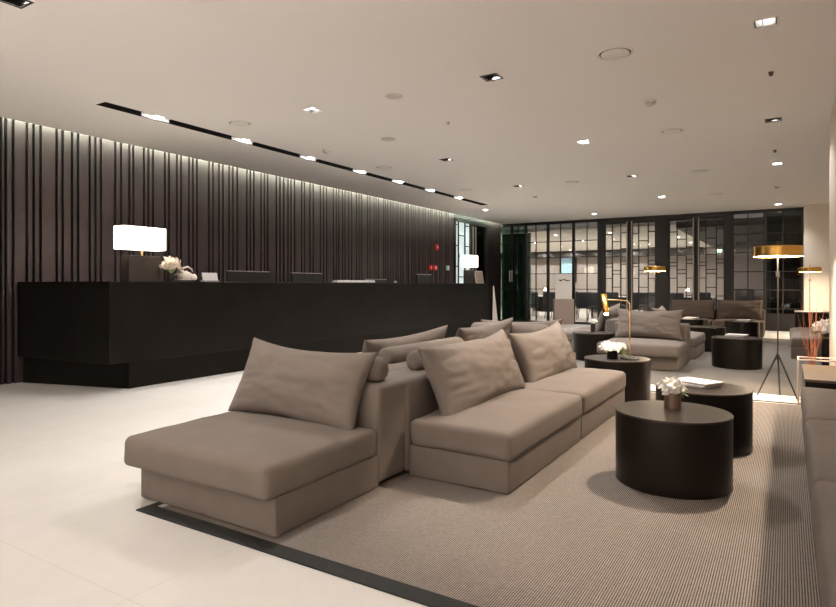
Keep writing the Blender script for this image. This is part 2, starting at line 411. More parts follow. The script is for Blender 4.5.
bm = B(); box(bm, -7.55, -7.54, 15.18, 15.96, 0.07, 2.83); struct('dark_pane', bm, M['darkglass'], wr)
bm = B(); tube(bm, [(-7.44, 14.98, 0.3), (-7.44, 14.98, 2.75)], 0.016); tube(bm, [(-7.44, 15.15, 0.3), (-7.44, 15.15, 2.75)], 0.016)
for yy in (14.98, 15.15):
    for zz in (0.5, 2.5): tube(bm, [(-7.475, yy, zz), (-7.44, yy, zz)], 0.01)
struct('pull_bar', bm, M['steel'], wr, True)
bm = B(); box(bm, -7.75, -7.70, 13.8, 16.2, 0, 2.95); struct('wall_beyond', bm, M['officedark'])

# glazed partition
GY = 17.0
bm = B(); box(bm, -7.60, 0.334, GY - 0.04, GY + 0.04, 2.90, CEIL - 0.001); box(bm, -7.60, -4.51, GY - 0.04, GY + 0.04, 0.0, 0.06); box(bm, -1.21, 0.334, GY - 0.03, GY + 0.03, 0, 0.42)
for a, b_ in ((-4.50, -4.365), (-2.965, -2.69), (-1.316, -1.18)): box(bm, a, b_, GY - 0.05, GY + 0.05, 0.0, 2.9)
struct('wall_back', bm, M['frame'])
RAILS = (2.39, 1.93, 1.45, 1.0, 0.54)
def window(n, xa, xb, mids, glass='glass', z0=0.06):
    r = sroot('window_%d' % n, (xa, GY, 0)); w_ = xb - xa
    f_ = B()
    for a, b_ in ((0, 0.035), (w_ - 0.035, w_)): box(f_, a, b_, -0.035, 0.035, z0, 2.9)
    for m_ in mids: box(f_, m_ - xa - 0.011, m_ - xa + 0.011, -0.02, 0.02, z0, 2.9)
    for z in RAILS:
        if z > z0 + 0.1: box(f_, 0.035, w_ - 0.035, -0.018, 0.018, z - 0.011, z + 0.011)
    struct('window_frame', f_, M['frame'], r)
    g_ = B(); box(g_, 0.03, w_ - 0.03, -0.003, 0.003, z0, 2.9); struct('glass_pane', g_, M[glass], r)
window(2, -7.60, -7.13, (), 'greenglass'); window(3, -7.125, -6.68, (-6.93,), 'greenglass')
window(4, -6.675, -5.99, (-6.36,)); window(5, -5.985, -5.23, (-5.61,)); window(6, -5.225, -4.505, (-4.84,))
window(7, -1.175, -0.46, (-0.83,), 'glass', 0.42); window(8, -0.455, 0.33, (-0.083,), 'darkglass', 0.42)
def leaf(n, xa, xb, mirror):
    """lattice door leaf: three columns of staggered bars, full-height pull at the meeting stile"""
    r = sroot('door_%d' % n, (xa, GY, 0)); w_ = xb - xa
    f_ = B()
    sa, sb = (0.05, 0.075) if not mirror else (0.075, 0.05)
    for a, b_ in ((0.002, sa), (w_ - sb, w_ - 0.002)): box(f_, a, b_, -0.035, 0.035, 0.01, 2.895)
    box(f_, sa, w_ - sb, -0.035, 0.035, 0.01, 0.10); box(f_, sa, w_ - sb, -0.035, 0.035, 2.81, 2.895)
    struct('door_frame', f_, M['frame'], r)
    l_ = B(); a, b_ = sa, w_ - sb; g_ = b_ - a
    cols = [a, a + g_ * 0.31, a + g_ * 0.71, b_]
    if mirror: cols = [a, a + g_ * 0.27, a + g_ * 0.70, b_]
    for c_ in cols[1:3]: box(l_, c_ - 0.011, c_ + 0.011, -0.03, 0.03, 0.1, 2.81)
    zz = [[2.52, 2.06, 1.71, 1.62, 1.30, 0.84, 0.38], [2.32, 1.90, 1.52, 1.42, 1.06, 0.62], [2.56, 2.12, 1.78, 1.68, 1.30, 0.84, 0.38]]
    for k in range(3):
        for z in zz[k]: box(l_, cols[k], cols[k + 1], -0.03, 0.03, z - 0.011, z + 0.011)
    struct('lattice', l_, M['frame'], r)
    p_ = B(); box(p_, sa, w_ - sb, -0.003, 0.003, 0.1, 2.81); struct('glass_pane', p_, M['glass'], r)
    x = w_ - 0.06 if not mirror else 0.06
    h_ = B(); tube(h_, [(x, -0.085, 0.12), (x, -0.085, 2.86)], 0.017, 10)
    for z in (0.5, 1.1, 1.9, 2.7): tube(h_, [(x, -0.085, z), (x, -0.03, z)], 0.009, 8)
    struct('pull_bar', h_, M['steel'], r, True)
leaf(1, -4.364, -3.665, False); leaf(2, -3.663, -2.966, True); leaf(3, -2.689, -2.003, False); leaf(4, -2.001, -1.317, True)

# room beyond the glass
bm = B(); box(bm, -13.0, 3.0, 17.06, 28.3, -0.1, 0.0); struct('floor_beyond', bm, M['officefloor'])
bm = B(); box(bm, -13.0, -2.5, 17.06, 28.3, 2.72, 2.80); struct('ceiling_beyond', bm, M['officeceil'])
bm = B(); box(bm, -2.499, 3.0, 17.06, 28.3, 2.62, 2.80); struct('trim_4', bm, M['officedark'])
bm = B(); box(bm, -13.0, -1.6, 28.0, 28.3, 0, 2.72); box(bm, -13.2, -13.0, 17.06, 28.3, 0, 2.72)
for k in range(40): box(bm, -12.9 + k * 0.28, -12.9 + k * 0.28 + 0.262, 27.985, 28.0, 0, 2.70)
struct('wall_office_back', bm, M['officewall'])
bm = B(); box(bm, -1.55, -0.42, 21.2, 21.3, 0, 2.1); struct('wall_office_screen', bm, M['officewall'])
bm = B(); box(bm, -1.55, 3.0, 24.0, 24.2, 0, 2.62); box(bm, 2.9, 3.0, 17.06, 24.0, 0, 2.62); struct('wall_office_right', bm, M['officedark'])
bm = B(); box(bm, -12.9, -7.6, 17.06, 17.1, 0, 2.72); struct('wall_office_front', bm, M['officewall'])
bm = B(); box(bm, -12.9, -3.0, 27.6, 27.9, 2.40, 2.715); struct('trim_5', bm, M['officedark'])
bw = sroot('window_9', (0, 27.9, 0)); bm = B(); box(bm, -9.2, -8.5, 0, 0.03, 1.25, 2.4); struct('blue_pane', bm, M['blueglass'], bw)
bm = B()
for a, b_ in ((-9.25, -9.2), (-8.5, -8.45)): box(bm, a, b_, -0.02, 0.05, 1.23, 2.4)
struct('window_frame', bm, M['frame'], bw)

# ------------------------------------------------------------------ lights on the ceiling
def spot(parent, loc, power, col, size=110, blend=0.8, rad=0.03, rot=(0, 0, 0)):
    l = bpy.data.lights.new('lamp', 'SPOT'); l.energy = power; l.color = col; l.spot_size = R(size); l.spot_blend = blend; l.shadow_soft_size = rad
    o = bpy.data.objects.new('lamp', l); C.objects.link(o); o.location = loc; o.rotation_euler = rot
    if parent: o.parent = parent
    return o
def downlight(x, y, lit, label, power=P_DOWN, depth=0.030, col=WARM, blade=False):
    t = thing('downlight', label, 'ceiling light', (x, y, CEIL), 0, 'square recessed downlights')
    f_ = B(); a, b_ = HOLE - 0.001, HOLE - 0.008; zt = 0.15
    for (p, q, r_, s) in ((-a, a, -a, -b_), (-a, a, b_, a), (-a, -b_, -b_, b_), (b_, a, -b_, b_)): box(f_, p, q, r_, s, 0.001, zt)
    box(f_, -a, a, -a, a, zt, zt + 0.006)
    obj('housing', f_, M['black'], t)
    f_ = B(); e = HOLE + 0.012
    for (p, q, r_, s) in ((-e, e, -e, -HOLE), (-e, e, HOLE, e), (-e, -HOLE, -HOLE, HOLE), (HOLE, e, -HOLE, HOLE)): box(f_, p, q, r_, s, -0.004, -0.0005)
    obj('trim_ring', f_, M['whitetrim'] if lit else M['black'], t)
    f_ = B()
    if lit:
        lathe(f_, [(0, depth), (0.05, depth), (0.055, depth + 0.012), (0.05, depth + 0.03), (0, depth + 0.03)], 24)
        obj('lens', f_, M['lens'], t, True)
        if blade:                                                   # unseen blade added to cut the beam's edge across the rug
            f_ = B(); box(f_, -0.0180, -0.0160, -b_ + 0.001, b_ - 0.001, 0.001, depth - 0.002); obj('added_beam_blade', f_, M['black'], t)
            spot(t, (-0.0188, 0, depth - 0.009), power, col, 95, 0.22, 0.0003)
        else:
            spot(t, (0, 0, depth - 0.008), power, col, *((160, 0.3, 0.005) if depth > 0.08 else (110, 0.8, 0.03)))
    else:
        tube(f_, [(0.0, 0, 0.112), (0.012, 0.02, 0.045)], 0.036, 16); obj('lamp_head', f_, M['steel'], t, True)
        spot(t, (0.012, 0.02, 0.040), power, col, 120, 0.5)
LL = ['square recessed downlight glowing above the drum tables, nearest lit one on the right', 'small glowing downlight over the far end of the right-hand row, above the second rug',
      'glowing downlight close to the glazed wall and the cream wall', 'glowing downlight in the middle row above the strip between the two rugs',
      'faint glowing downlight in the middle row above the far tables', 'glowing downlight nearest the dark ceiling slot on the left side',
      'small glowing downlight in the left row close to the glazed wall', 'small glowing downlight by the far end of the ceiling slot',
      'downlight above the near lounge chair at the end of the island']
for (x, y), l in zip(LIT, LL):
    near = (x, y) == (-2.25, 1.95)
    downlight(x, y, True, l, P_DOWN * (0.25 if near else 0.25 if x < -6 else 0.65 if y > 13 else 1.3 if (x, y) == (-4.3, 4.82) else 2.6 if (x, y) == (-0.13, 4.9) else 1.2), 0.003 if y > 7 else 0.053 if (x, y) == (-0.13, 4.9) else 0.030, (1.0, 0.82, 0.64) if (x, y) == (-0.13, 4.9) else WARM, (x, y) == (-0.13, 4.9))
UL = ['dark square downlight above the gold floor lamp in the right-hand row', 'dark square recessed downlight near the ceiling middle, above the two-seat sofa',
      'small dark downlight between the ceiling slot and the middle row', 'small dark downlight in the middle row above the second seating island',
      'tiny dark downlight in the left row before the glazed wall', 'dark downlight at the top left corner of the ceiling']
for (x, y), l in zip(DARK_FACED, UL): downlight(x, y, False, l, P_DOWN * (0.65 if y < 3 else 1.8 if y < 6 else 0.3 if x > -1 else 1.8))
for k, (x, y) in enumerate(FILL_BEHIND):
    downlight(x, y, True, 'added unseen recessed downlight behind the viewer, %s row back, %s from the slatted wall' % (('first', 'second', 'third')[k // 4], ('first', 'second', 'third', 'fourth')[k % 4]), P_DOWN * (0.4 if y > -2 else 8.5))

# slot with spotlights
t = thing('slot_channel', 'long black recessed channel with spotlights in the ceiling before the slatted wall', 'ceiling slot', (0, 0, CEIL))
bm = B(); x0, x1, y0, y1 = SLOT
x0 += 0.001; x1 -= 0.001; y0 += 0.001; y1 -= 0.001
box(bm, x0, x0 + 0.006, y0, y1, 0.0, 0.16); box(bm, x1 - 0.006, x1, y0, y1, 0.0, 0.16); box(bm, x0, x1, y0, y0 + 0.006, 0, 0.16); box(bm, x0, x1, y1 - 0.006, y1, 0, 0.16); box(bm, x0, x1, y0, y1, 0.16, 0.17)
obj('channel', bm, M['slotblack'], t)
SL = ['first', 'second', 'third', 'fourth', 'fifth', 'sixth', 'seventh']
for k, yy in enumerate((4.18, 5.44, 6.70, 7.96, 9.10, 10.25, 11.45)):
    s = thing('slot_spotlight', '%s bright spotlight in the ceiling slot, counted from the near end of the slot' % SL[k], 'spotlight', (-5.98, yy, CEIL), 0, 'spotlights in the ceiling slot')
    f_ = B(); box(f_, -0.072, 0.055, -0.15, 0.15, 0.028, 0.045); box(f_, -0.080, -0.072, -0.17, 0.17, 0.006, 0.045); obj('lit_patch_plate', f_, M['slot_glow'], s)  # white plates added for the bright patches of light beside each lamp
    f_ = B(); lathe(f_, [(0, 0.012), (0.035, 0.012), (0.042, 0.020), (0.042, 0.028), (0, 0.028)], 20); obj('lens', f_, M['lens'], s, True)
    spot(s, (0, 0, 0.006), P_SLOT, NEUT, 120, 0.4)

# round air diffusers and small fittings
def diffuser(x, y, r_, label):
    t = thing('air_diffuser', label, 'air vent', (x, y, CEIL), 0, 'round ceiling air diffusers')
    f_ = B(); lathe(f_, [(r_, -0.001), (r_, -0.006), (r_ * 0.93, -0.012), (r_ * 0.86, -0.008), (r_ * 0.84, -0.001)], 40); obj('rim', f_, M['whitetrim'], t, True)
    f_ = B(); lathe(f_, [(0, -0.0012), (r_ * 0.84, -0.0012), (r_ * 0.84, -0.002), (0, -0.002)], 40); obj('gap', f_, M['black'], t)
    f_ = B(); lathe(f_, [(0, -0.004), (r_ * 0.74, -0.004), (r_ * 0.76, -0.010), (r_ * 0.70, -0.016), (0, -0.019)], 40); obj('plate', f_, M['whitetrim'], t, True)
for x, y, r_, l in ((-1.174, 4.909, 0.145, 'largest round air diffuser in the near ceiling, above the two-seat sofa'), (-1.182, 7.758, 0.135, 'round air diffuser second along the row toward the gold floor lamp'),
                    (-1.208, 10.72, 0.135, 'round air diffuser third along the row toward the glazed wall'), (-1.235, 13.6, 0.13, 'round air diffuser farthest along the row, before the lattice doors'),
                    (-5.345, 4.77, 0.135, 'round air diffuser beside the near half of the dark ceiling slot'), (-5.406, 7.74, 0.13, 'round air diffuser beside the middle of the dark ceiling slot'),
                    (-5.35, 10.46, 0.13, 'faint round air diffuser beside the far end of the ceiling slot'), (-3.304, 10.65, 0.13, 'faint round air diffuser between the left and middle downlight rows')):
    diffuser(x, y, r_, l)
def ceiling_disc(name, x, y, r_, h_, label, cat, m):
    f_ = B(); lathe(f_, [(0, -h_), (r_ * 0.55, -h_), (r_ * 0.8, -h_ * 0.75), (r_ * 0.82, -h_ * 0.35), (r_, -h_ * 0.3), (r_, -0.0005), (0, -0.0005)], 24)
    o = obj(name, f_, m, smooth=True); o.location = (x, y, CEIL); tag(o, label, cat)
ceiling_disc('smoke_detector', -1.179, 6.376, 0.06, 0.045, 'small round smoke detector on the ceiling between two air diffusers', 'smoke detector', M['greytrim'])
ceiling_disc('ceiling_speaker', -3.291, 4.884, 0.085, 0.012, 'flat grey round ceiling speaker left of the dark square downlight', 'speaker', M['greytrim'])
ceiling_disc('ceiling_speaker', -4.326, 6.283, 0.095, 0.010, 'pale flat round ceiling speaker midway toward the ceiling slot', 'speaker', M['greytrim'])
ceiling_disc('smoke_detector', -5.405, 6.346, 0.05, 0.045, 'small round smoke detector beside the ceiling slot', 'smoke detector', M['greytrim'])
ceiling_disc('smoke_detector', -4.482, 11.92, 0.05, 0.04, 'tiny round smoke detector on the far left ceiling before the glazed wall', 'smoke detector', M['greytrim'])
ceiling_disc('sprinkler_head', -0.119, 6.063, 0.022, 0.035, 'tiny dark sprinkler head on the near right ceiling', 'sprinkler', M['pot'])
ceiling_disc('sprinkler_head', -3.292, 5.987, 0.02, 0.03, 'tiny sprinkler head on the ceiling between speaker and dark downlight', 'sprinkler', M['greytrim'])
ceiling_disc('sprinkler_head', -0.141, 9.595, 0.022, 0.035, 'tiny sprinkler head farther along the right-hand downlight row', 'sprinkler', M['pot'])
ceiling_disc('sprinkler_head', -0.16, 13.2, 0.05, 0.03, 'dark flat sprinkler plate in the right-hand row near the glazed wall', 'sprinkler', M['greytrim'])

# ------------------------------------------------------------------ rugs
RZ = 0.006
def rug(x0, x1, y0, y1, m, label, border=None):
    t = thing('area_rug', label, 'rug', (x0, y0, 0)); w_, d_ = x1 - x0, y1 - y0
    e = border or 0.0
    f_ = B(); box(f_, e, w_ - e, e, d_ - (e if border else 0), 0.0005, RZ - 0.001); obj('woven_field', f_, m, t)
    if border:
        f_ = B()
        for (a, b_, c_, d2) in ((0, w_, 0, e), (0, w_, d_ - 0.03, d_), (0, 0.035, e, d_ - 0.03), (w_ - e, w_, e, d_ - 0.03)): box(f_, a, b_, c_, d2, 0.0005, RZ)
        obj('bound_edge', f_, M['rugborder'], t)
rug(-2.75, 1.0, 1.79, 6.66, M['rug'], 'large ribbed taupe rug with a black bound edge under the near seating island', 0.085)
rug(-3.6, 1.05, 7.12, 14.5, M['rug2'], 'plain grey ribbed rug under the second seating island farther back')

# ------------------------------------------------------------------ reception counter
t = thing('reception_counter', 'long dark bronze reception counter in front of the slatted wall', 'counter', (-6.5, 8.0, 0))
def loc(poly): return [(x + 6.5, y - 8.0) for x, y in poly]
bm = B(); prism(bm, loc([(-7.46, 3.40), (-5.90, 3.552), (-5.90, 12.68), (-6.55, 12.68), (-6.55, 4.75), (-7.46, 4.75)]), 0.305, 1.157)
bmesh.ops.bevel(bm, geom=bm.edges[:], offset=0.003, segments=1, affect='EDGES'); obj('counter_body', bm, M['counter'], t)
bm = B(); prism(bm, loc([(-7.46, 3.46), (-6.05, 3.855), (-6.05, 12.55), (-6.50, 12.55), (-6.50, 4.7), (-7.46, 4.7)]), 0.0, 0.304); obj('plinth', bm, M['counter'], t)
bm = B(); prism(bm, loc([(-7.2, 4.78), (-6.56, 4.78), (-6.56, 12.65), (-7.2, 12.65)]), 0.74, 0.77); prism(bm, loc([(-7.15, 8.9), (-6.56, 8.9), (-6.56, 8.94), (-7.15, 8.94)]), 0.0, 0.74); prism(bm, loc([(-7.15, 12.55), (-6.56, 12.55), (-6.56, 12.59), (-7.15, 12.59)]), 0.0, 0.74)
obj('work_surface', bm, M['black'], t)
bm = B()
box(bm, 0.6, 0.6006, 2.0 - 0.003, 2.0 + 0.003, 0.31, 1.15)
obj('panel_seam', bm, M['slotblack'], t)

def counter_lamp(loc_, L, label):
    t = thing('counter_lamp', label, 'table lamp', loc_, 0, 'box shade lamps on the counter')
    obj('base', bevel_box(-0.07, 0.07, -L * 0.36, L * 0.40, 0, 0.30, 0.004), M['lampbase'], t)
    f_ = B(); tube(f_, [(0, 0.02, 0.30), (0, 0.02, 0.375)], 0.014); obj('neck', f_, M['brass'], t, True)
    obj('lamp_shade', bevel_box(-0.10, 0.10, -L / 2, L / 2, 0.370, 0.630, 0.006), M['shade'], t)
counter_lamp((-6.38, 4.21, 1.157), 0.53, 'large glowing box-shaded lamp on bronze block at the near end of the counter')
counter_lamp((-6.13, 12.16, 1.157), 0.46, 'box-shaded lamp glowing at the far end of the counter by the lattice window')

# monitors behind the counter ledge
def monitor(yc, w_, ztop, label, x=-6.78):
    t = thing('computer_monitor', label, 'monitor', (x, yc, 0.77), 0, 'monitors along the reception counter')
    h_ = 0.36; zb = ztop - 0.77 - h_
    obj('screen_back', bevel_box(0.0, 0.03, -w_ / 2, w_ / 2, zb, zb + h_ - 0.012, 0.004), M['screen'], t)
    obj('top_bezel', bevel_box(-0.004, 0.034, -w_ / 2 - 0.002, w_ / 2 + 0.002, zb + h_ - 0.012, zb + h_, 0.002), M['monback'], t)
    f_ = B(); box(f_, -0.03, -0.005, -0.04, 0.04, 0.012, zb + 0.1); box(f_, -0.10, 0.08, -0.12, 0.12, 0.0, 0.012); obj('stand', f_, M['black'], t)
monitor(6.20, 0.80, 1.328, 'wide black monitor seen from behind, nearest to the flower vase on the counter')
monitor(7.46, 0.72, 1.322, 'second black monitor along the counter from the near end')
monitor(9.40, 0.70, 1.235, 'low black monitor barely rising above the counter middle')
monitor(11.20, 0.60, 1.358, 'black monitor at the far half of the counter below the red alarm boxes')
# card holder, paper tray, flower vase, driftwood ornament, picture sign
t = thing('card_holder', 'white card standing in a small grey holder on the counter', 'card holder', (-6.2, 5.05, 1.157))
obj('base', bevel_box(-0.03, 0.03, -0.12, 0.12, 0, 0.022, 0.003), M['monback'], t)
bm = B(); box(bm, -0.004, 0.004, -0.115, 0.115, 0.0, 0.10); bmesh.ops.rotate(bm, verts=bm.verts, cent=(0, 0, 0), matrix=Matrix.Rotation(R(-14), 3, 'Y')); bmesh.ops.translate(bm, verts=bm.verts, vec=(0.005, 0, 0.02)); obj('card', bm, M['paper'], t)
t = thing('brochure_rack', 'row of pale brochures lying in a low rack on the counter middle', 'brochure rack', (-6.38, 8.25, 1.157))
obj('tray', bevel_box(-0.06, 0.06, -0.55, 0.55, 0, 0.015, 0.003), M['monback'], t)
for k in range(6):
    obj('brochure', bevel_box(-0.05, 0.05, -0.53 + k * 0.178, -0.53 + k * 0.178 + 0.165, 0.015, 0.043 + 0.004 * (k % 2), 0.002), M['paper'], t)
bm = B(); lathe(bm, [(0, 0), (0.03, 0), (0.03, 0.028), (0.012, 0.04), (0, 0.04)], 16); o = obj('desk_bell', bm, M['steel'], smooth=True); o.location = (-6.05, 9.02, 1.157); tag(o, 'small silver desk bell on the counter ledge beside the low monitor', 'bell')

def petals(bm, c, r_, n, seed, size=0.04, up=0.25):
    rnd = random.Random(seed)
    for _ in range(n):
        d = Vector((rnd.gauss(0, 1), rnd.gauss(0, 1), abs(rnd.gauss(0, 1)) * 0.9 + up * rnd.uniform(-1, 1))).normalized()
        p = Vector(c) + Vector((d.x * r_[0], d.y * r_[0], d.z * r_[1])) * rnd.uniform(0.55, 1)
        a = d.cross(Vector((rnd.uniform(-1, 1), rnd.uniform(-1, 1), rnd.uniform(-1, 1)))).normalized(); b_ = d.cross(a)
        L = size * rnd.uniform(0.7, 1.25); W = L * 0.95; k = 4; rows = []
        for i in range(k + 1):
            s = i / k; wd = W * math.sin(PI * (0.12 + 0.82 * s)); lift = 0.5 * L * s * s
            rows.append([bm.verts.new(p + a * (L * (s - 0.3)) + b_ * (wd * q) + d * (lift - 0.25 * L * q * q + 0.0)) for q in (-0.5, 0, 0.5)])
        for i in range(k):
            for j in range(2): bm.faces.new((rows[i][j], rows[i][j + 1], rows[i + 1][j + 1], rows[i + 1][j]))
    return bm
def leaves(bm, c, n, seed, L=0.07, spread=0.05):
    rnd = random.Random(seed)
    for _ in range(n):
        an = rnd.uniform(0, 2 * PI); d = Vector((math.cos(an), math.sin(an), rnd.uniform(-0.1, 0.9))).normalized(); sd = Vector((-math.sin(an), math.cos(an), 0))
        p = Vector(c) + Vector((d.x, d.y, 0)) * spread; l = L * rnd.uniform(0.7, 1.2); rows = []
        for i in range(5):
            s = i / 4; wd = l * 0.28 * math.sin(PI * (0.05 + 0.93 * s)); q = p + d * l * s + Vector((0, 0, -0.35 * l * s * s))
            rows.append([bm.verts.new(q + sd * wd), bm.verts.new(q + Vector((0, 0, -wd * 0.3))), bm.verts.new(q - sd * wd)])
        for i in range(4):
            for j in range(2): bm.faces.new((rows[i][j], rows[i][j + 1], rows[i + 1][j + 1], rows[i + 1][j]))
    return bm
def flower_pot(loc_, label, pr=0.048, ph=0.11, br=0.085, n=70, seed=1, petal='petal', lv=10, pot='pot', rad=(1, 0.7)):
    t = thing('flower_arrangement', label, 'flowers', loc_, 0, 'small flower arrangements')
    f_ = B(); lathe(f_, [(0, 0), (pr, 0), (pr, ph), (pr * 0.9, ph), (pr * 0.9, ph - 0.02), (0, ph - 0.02)], 28); obj('pot', f_, M[pot], t, True)
    f_ = petals(B(), (0, 0, ph + 0.02), (br * rad[0], br * rad[1]), int(n * 1.7), seed, br * 0.42)
    lathe(f_, [(0, ph - 0.015), (br * 0.4, ph - 0.01), (br * 0.55, ph + 0.02), (br * 0.4, ph + br * 0.45), (0, ph + br * 0.55)], 14)
    obj('blossoms', f_, M[petal], t, True, angle=180)
    if lv: obj('leaves', leaves(B(), (0, 0, ph), lv, seed + 9, br * 0.95, pr * 0.8), M['leaf'], t, True, angle=180)
    return t
flower_pot((-6.25, 4.515, 1.157), 'cream white flowers in a dark vase beside the near counter lamp', 0.04, 0.15, 0.13, 90, 3, 'pinkpetal', 8, 'black', (0.95, 0.9))
# driftwood and shell ornament
t = thing('shell_ornament', 'white shell and driftwood ornament lying beside the vase on the counter', 'ornament', (-6.22, 4.70, 1.157))
bm = B(); lathe(bm, [(0, 0.005), (0.07, 0.0), (0.11, 0.01), (0.13, 0.03), (0.10, 0.035), (0, 0.02)], 24); obj('dish', bm, M['coral'], t, True)
def blob(bm, c, r3, seed, n=14):
    vs = bmesh.ops.create_uvsphere(bm, u_segments=n, v_segments=n // 2 + 2, radius=1)['verts']
    for v in vs:
        k = 1 + 0.18 * noise.noise(v.co * 2 + Vector((seed, 0, 0)))
        v.co = Vector((v.co.x * r3[0], v.co.y * r3[1], v.co.z * r3[2])) * k + Vector(c)
bm = B(); blob(bm, (0, -0.02, 0.075), (0.06, 0.10, 0.06), 1); blob(bm, (0.01, 0.10, 0.055), (0.045, 0.055, 0.045), 5); blob(bm, (0, -0.07, 0.12), (0.04, 0.05, 0.035), 8); obj('shell', bm, M['coral'], t, True, angle=180)
bm = B(); tube(bm, [(0, -0.09, 0.10), (0, -0.04, 0.165), (0, 0.03, 0.185), (0, 0.09, 0.155), (0, 0.105, 0.12)], 0.012, 10, radii=[0.016, 0.014, 0.012, 0.010, 0.005])
tube(bm, [(0, -0.15, 0.08), (0, -0.08, 0.13), (0.01, -0.01, 0.11)], 0.012, 10, radii=[0.006, 0.013, 0.009]); obj('driftwood', bm, M['coral'], t, True, angle=180)
t = thing('picture_sign', 'small framed grey sign leaning on the far end of the counter', 'sign', (-6.02, 12.48, 1.157))
bm = B(); box(bm, -0.008, 0.008, -0.20, 0.20, 0, 0.29); bmesh.ops.rotate(bm, verts=bm.verts, cent=(0, 0, 0), matrix=Matrix.Rotation(R(-10), 3, 'Y')); obj('frame', bm, M['greytrim'], t)
bm = B(); box(bm, 0.008, 0.0095, -0.175, 0.175, 0.025, 0.265); bmesh.ops.rotate(bm, verts=bm.verts, cent=(0, 0, 0), matrix=Matrix.Rotation(R(-10), 3, 'Y')); obj('face', bm, M['signtaupe'], t)
# tapered white stand past the counter end
bm = B(); prism(bm, [(-0.08, -0.02), (0.08, -0.02), (0.08, 0.02), (-0.08, 0.02)], 0, 1.1)
for v in bm.verts:
    if v.co.z > 0.5: v.co.x = v.co.x * 0.15 - 0.05
o = obj('tapered_stand', bm, M['signwhite']); o.location = (-6.33, 14.02, 0); o.rotation_euler = (0, 0, R(25)); tag(o, 'slim white tapered stand on the floor past the far end of the counter', 'stand')
# wall devices
def device(y_, z, w_, h_, m, label, cat, name):
    t = thing(name, label, cat, (-7.50, y_, z)); obj('body', bevel_box(0.0005, 0.05, -w_ / 2, w_ / 2, -h_ / 2, h_ / 2, 0.008), M[m], t)
    f_ = B(); lathe(f_, [(0, 0), (w_ * 0.26, 0), (w_ * 0.2, 0.012), (0, 0.014)], 14); bmesh.ops.rotate(f_, verts=f_.verts, cent=(0, 0, 0), matrix=Matrix.Rotation(R(90), 3, 'Y')); bmesh.ops.translate(f_, verts=f_.verts, vec=(0.05, 0, 0)); obj('cover', f_, M['signwhite'], t, True)
device(13.02, 2.07, 0.10, 0.14, 'red', 'red alarm light mounted high on the far slatted wall', 'alarm', 'alarm_light')
device(12.70, 1.55, 0.08, 0.11, 'red', 'left red fire alarm box low on the far slatted wall', 'alarm', 'fire_alarm_box')
device(12.93, 1.55, 0.12, 0.12, 'red', 'right red fire alarm box low on the far slatted wall', 'alarm', 'fire_alarm_box')
device(13.58, 1.56, 0.09, 0.12, 'greenwhite', 'pale green call button box beside the lattice window', 'call button', 'call_button_box')

# ------------------------------------------------------------------ sofas
def sofa_module(name, label, w_, loc_, rz, depth=1.04, ov=0.008, inset=0.01, m=None, seed=0, group='taupe lounge modules', cat='sofa'):
    """front at local y=0 facing -y, width along +x"""
    m = m or M['fabric']; t = thing(name, label, cat, loc_, rz, group); bt = 0.31
    f_ = B(); box(f_, 0.06, w_ - 0.06, 0.09, depth - 0.03, 0.0, 0.02); obj('plinth', f_, M['plinth'], t)
    obj('base', soft_box(w_ - 0.01 - inset, depth - bt + 0.005, 0.180, 0.010, 0.0, 0.001, seed, (6, 6, 1), (w_ / 2 - 0.002 + inset / 2, (0.030 if ov > 0.03 else 0.002) + (depth - bt) / 2, 0.0915)), m, t, True, angle=180)
    obj('seat_cushion', soft_box(w_ + (0.02 if ov > 0.03 else -0.004), depth - bt + ov, 0.155, 0.036, 0.034, 0.012, seed + 1, (14, 12, 2), (w_ / 2, (depth - bt - ov) / 2, 0.2525)), m, t, True, angle=180)
    bs = 0.012 if seed == 11 else 0.0
    bmk = soft_box(w_ - 0.004 - bs, bt, 0.545, 0.032, 0.006, 0.003, seed + 2, (8, 4, 5), (w_ / 2 + bs / 2, depth - bt / 2, 0.288))
    for v in bmk.verts:
        if v.co.y < depth - bt * 0.55: v.co.y += (v.co.z - 0.03) * 0.06        # slightly raked front
    obj('backrest', bmk, m, t, True, angle=180)
    return t
Z1 = RZ
sofa_module('lounge_chair', 'armless taupe lounge chair at the near end of the island, facing the camera side', 1.02, (-2.925, 1.878, Z1), 0, depth=1.09, ov=0.048, inset=0.035, seed=1, cat='lounge chair')
sofa_module('sofa_module', 'taupe sofa seat facing the drum tables, directly beside the near lounge chair', 1.33, (-1.255, 2.93, Z1), R(90), depth=0.93, ov=0.018, seed=11)
sofa_module('sofa_module', 'taupe sofa seat next to the brass table lamp, facing the drum tables', 1.36, (-1.255, 4.265, Z1), R(90), depth=0.93, ov=0.018, seed=21)
for k, l in enumerate(('taupe sofa seat facing the counter, behind the near half of the two-seat sofa', 'taupe sofa seat facing the counter, behind the far half of the two-seat sofa')):
    sofa_module('sofa_module', l, 1.45, (-3.245, 4.48 + 1.46 * k, 0.0), R(-90), seed=31 + k)
sofa_module('lounge_chair', 'taupe lounge chair at the far end of the near island, turned to the glazed wall', 1.0, (-2.12, 7.02, 0), R(180), seed=35, cat='lounge chair')
for k, l in enumerate(('taupe sofa seat at the right edge of the photo, nearest the camera', 'taupe sofa seat at the right edge, middle of the row against the right wall', 'taupe sofa seat at the right edge beside the brown block table')):
    sofa_module('sofa_module', l, 1.28, (0.10, (2.90, 4.20, 5.50)[k], Z1), R(-90), seed=41 + k)
sofa_module('lounge_chair', 'taupe lounge chair on the grey rug at the near end of the second island', 1.02, (-2.20, 8.27, Z1), 0, ov=0.055, inset=0.05, depth=1.12, seed=51, cat='lounge chair')
sofa_module('sofa_module', 'taupe sofa seat behind the far lounge chair, its cushion jutting toward the dark drums', 1.2, (-1.16, 9.75, Z1), R(90), seed=52)
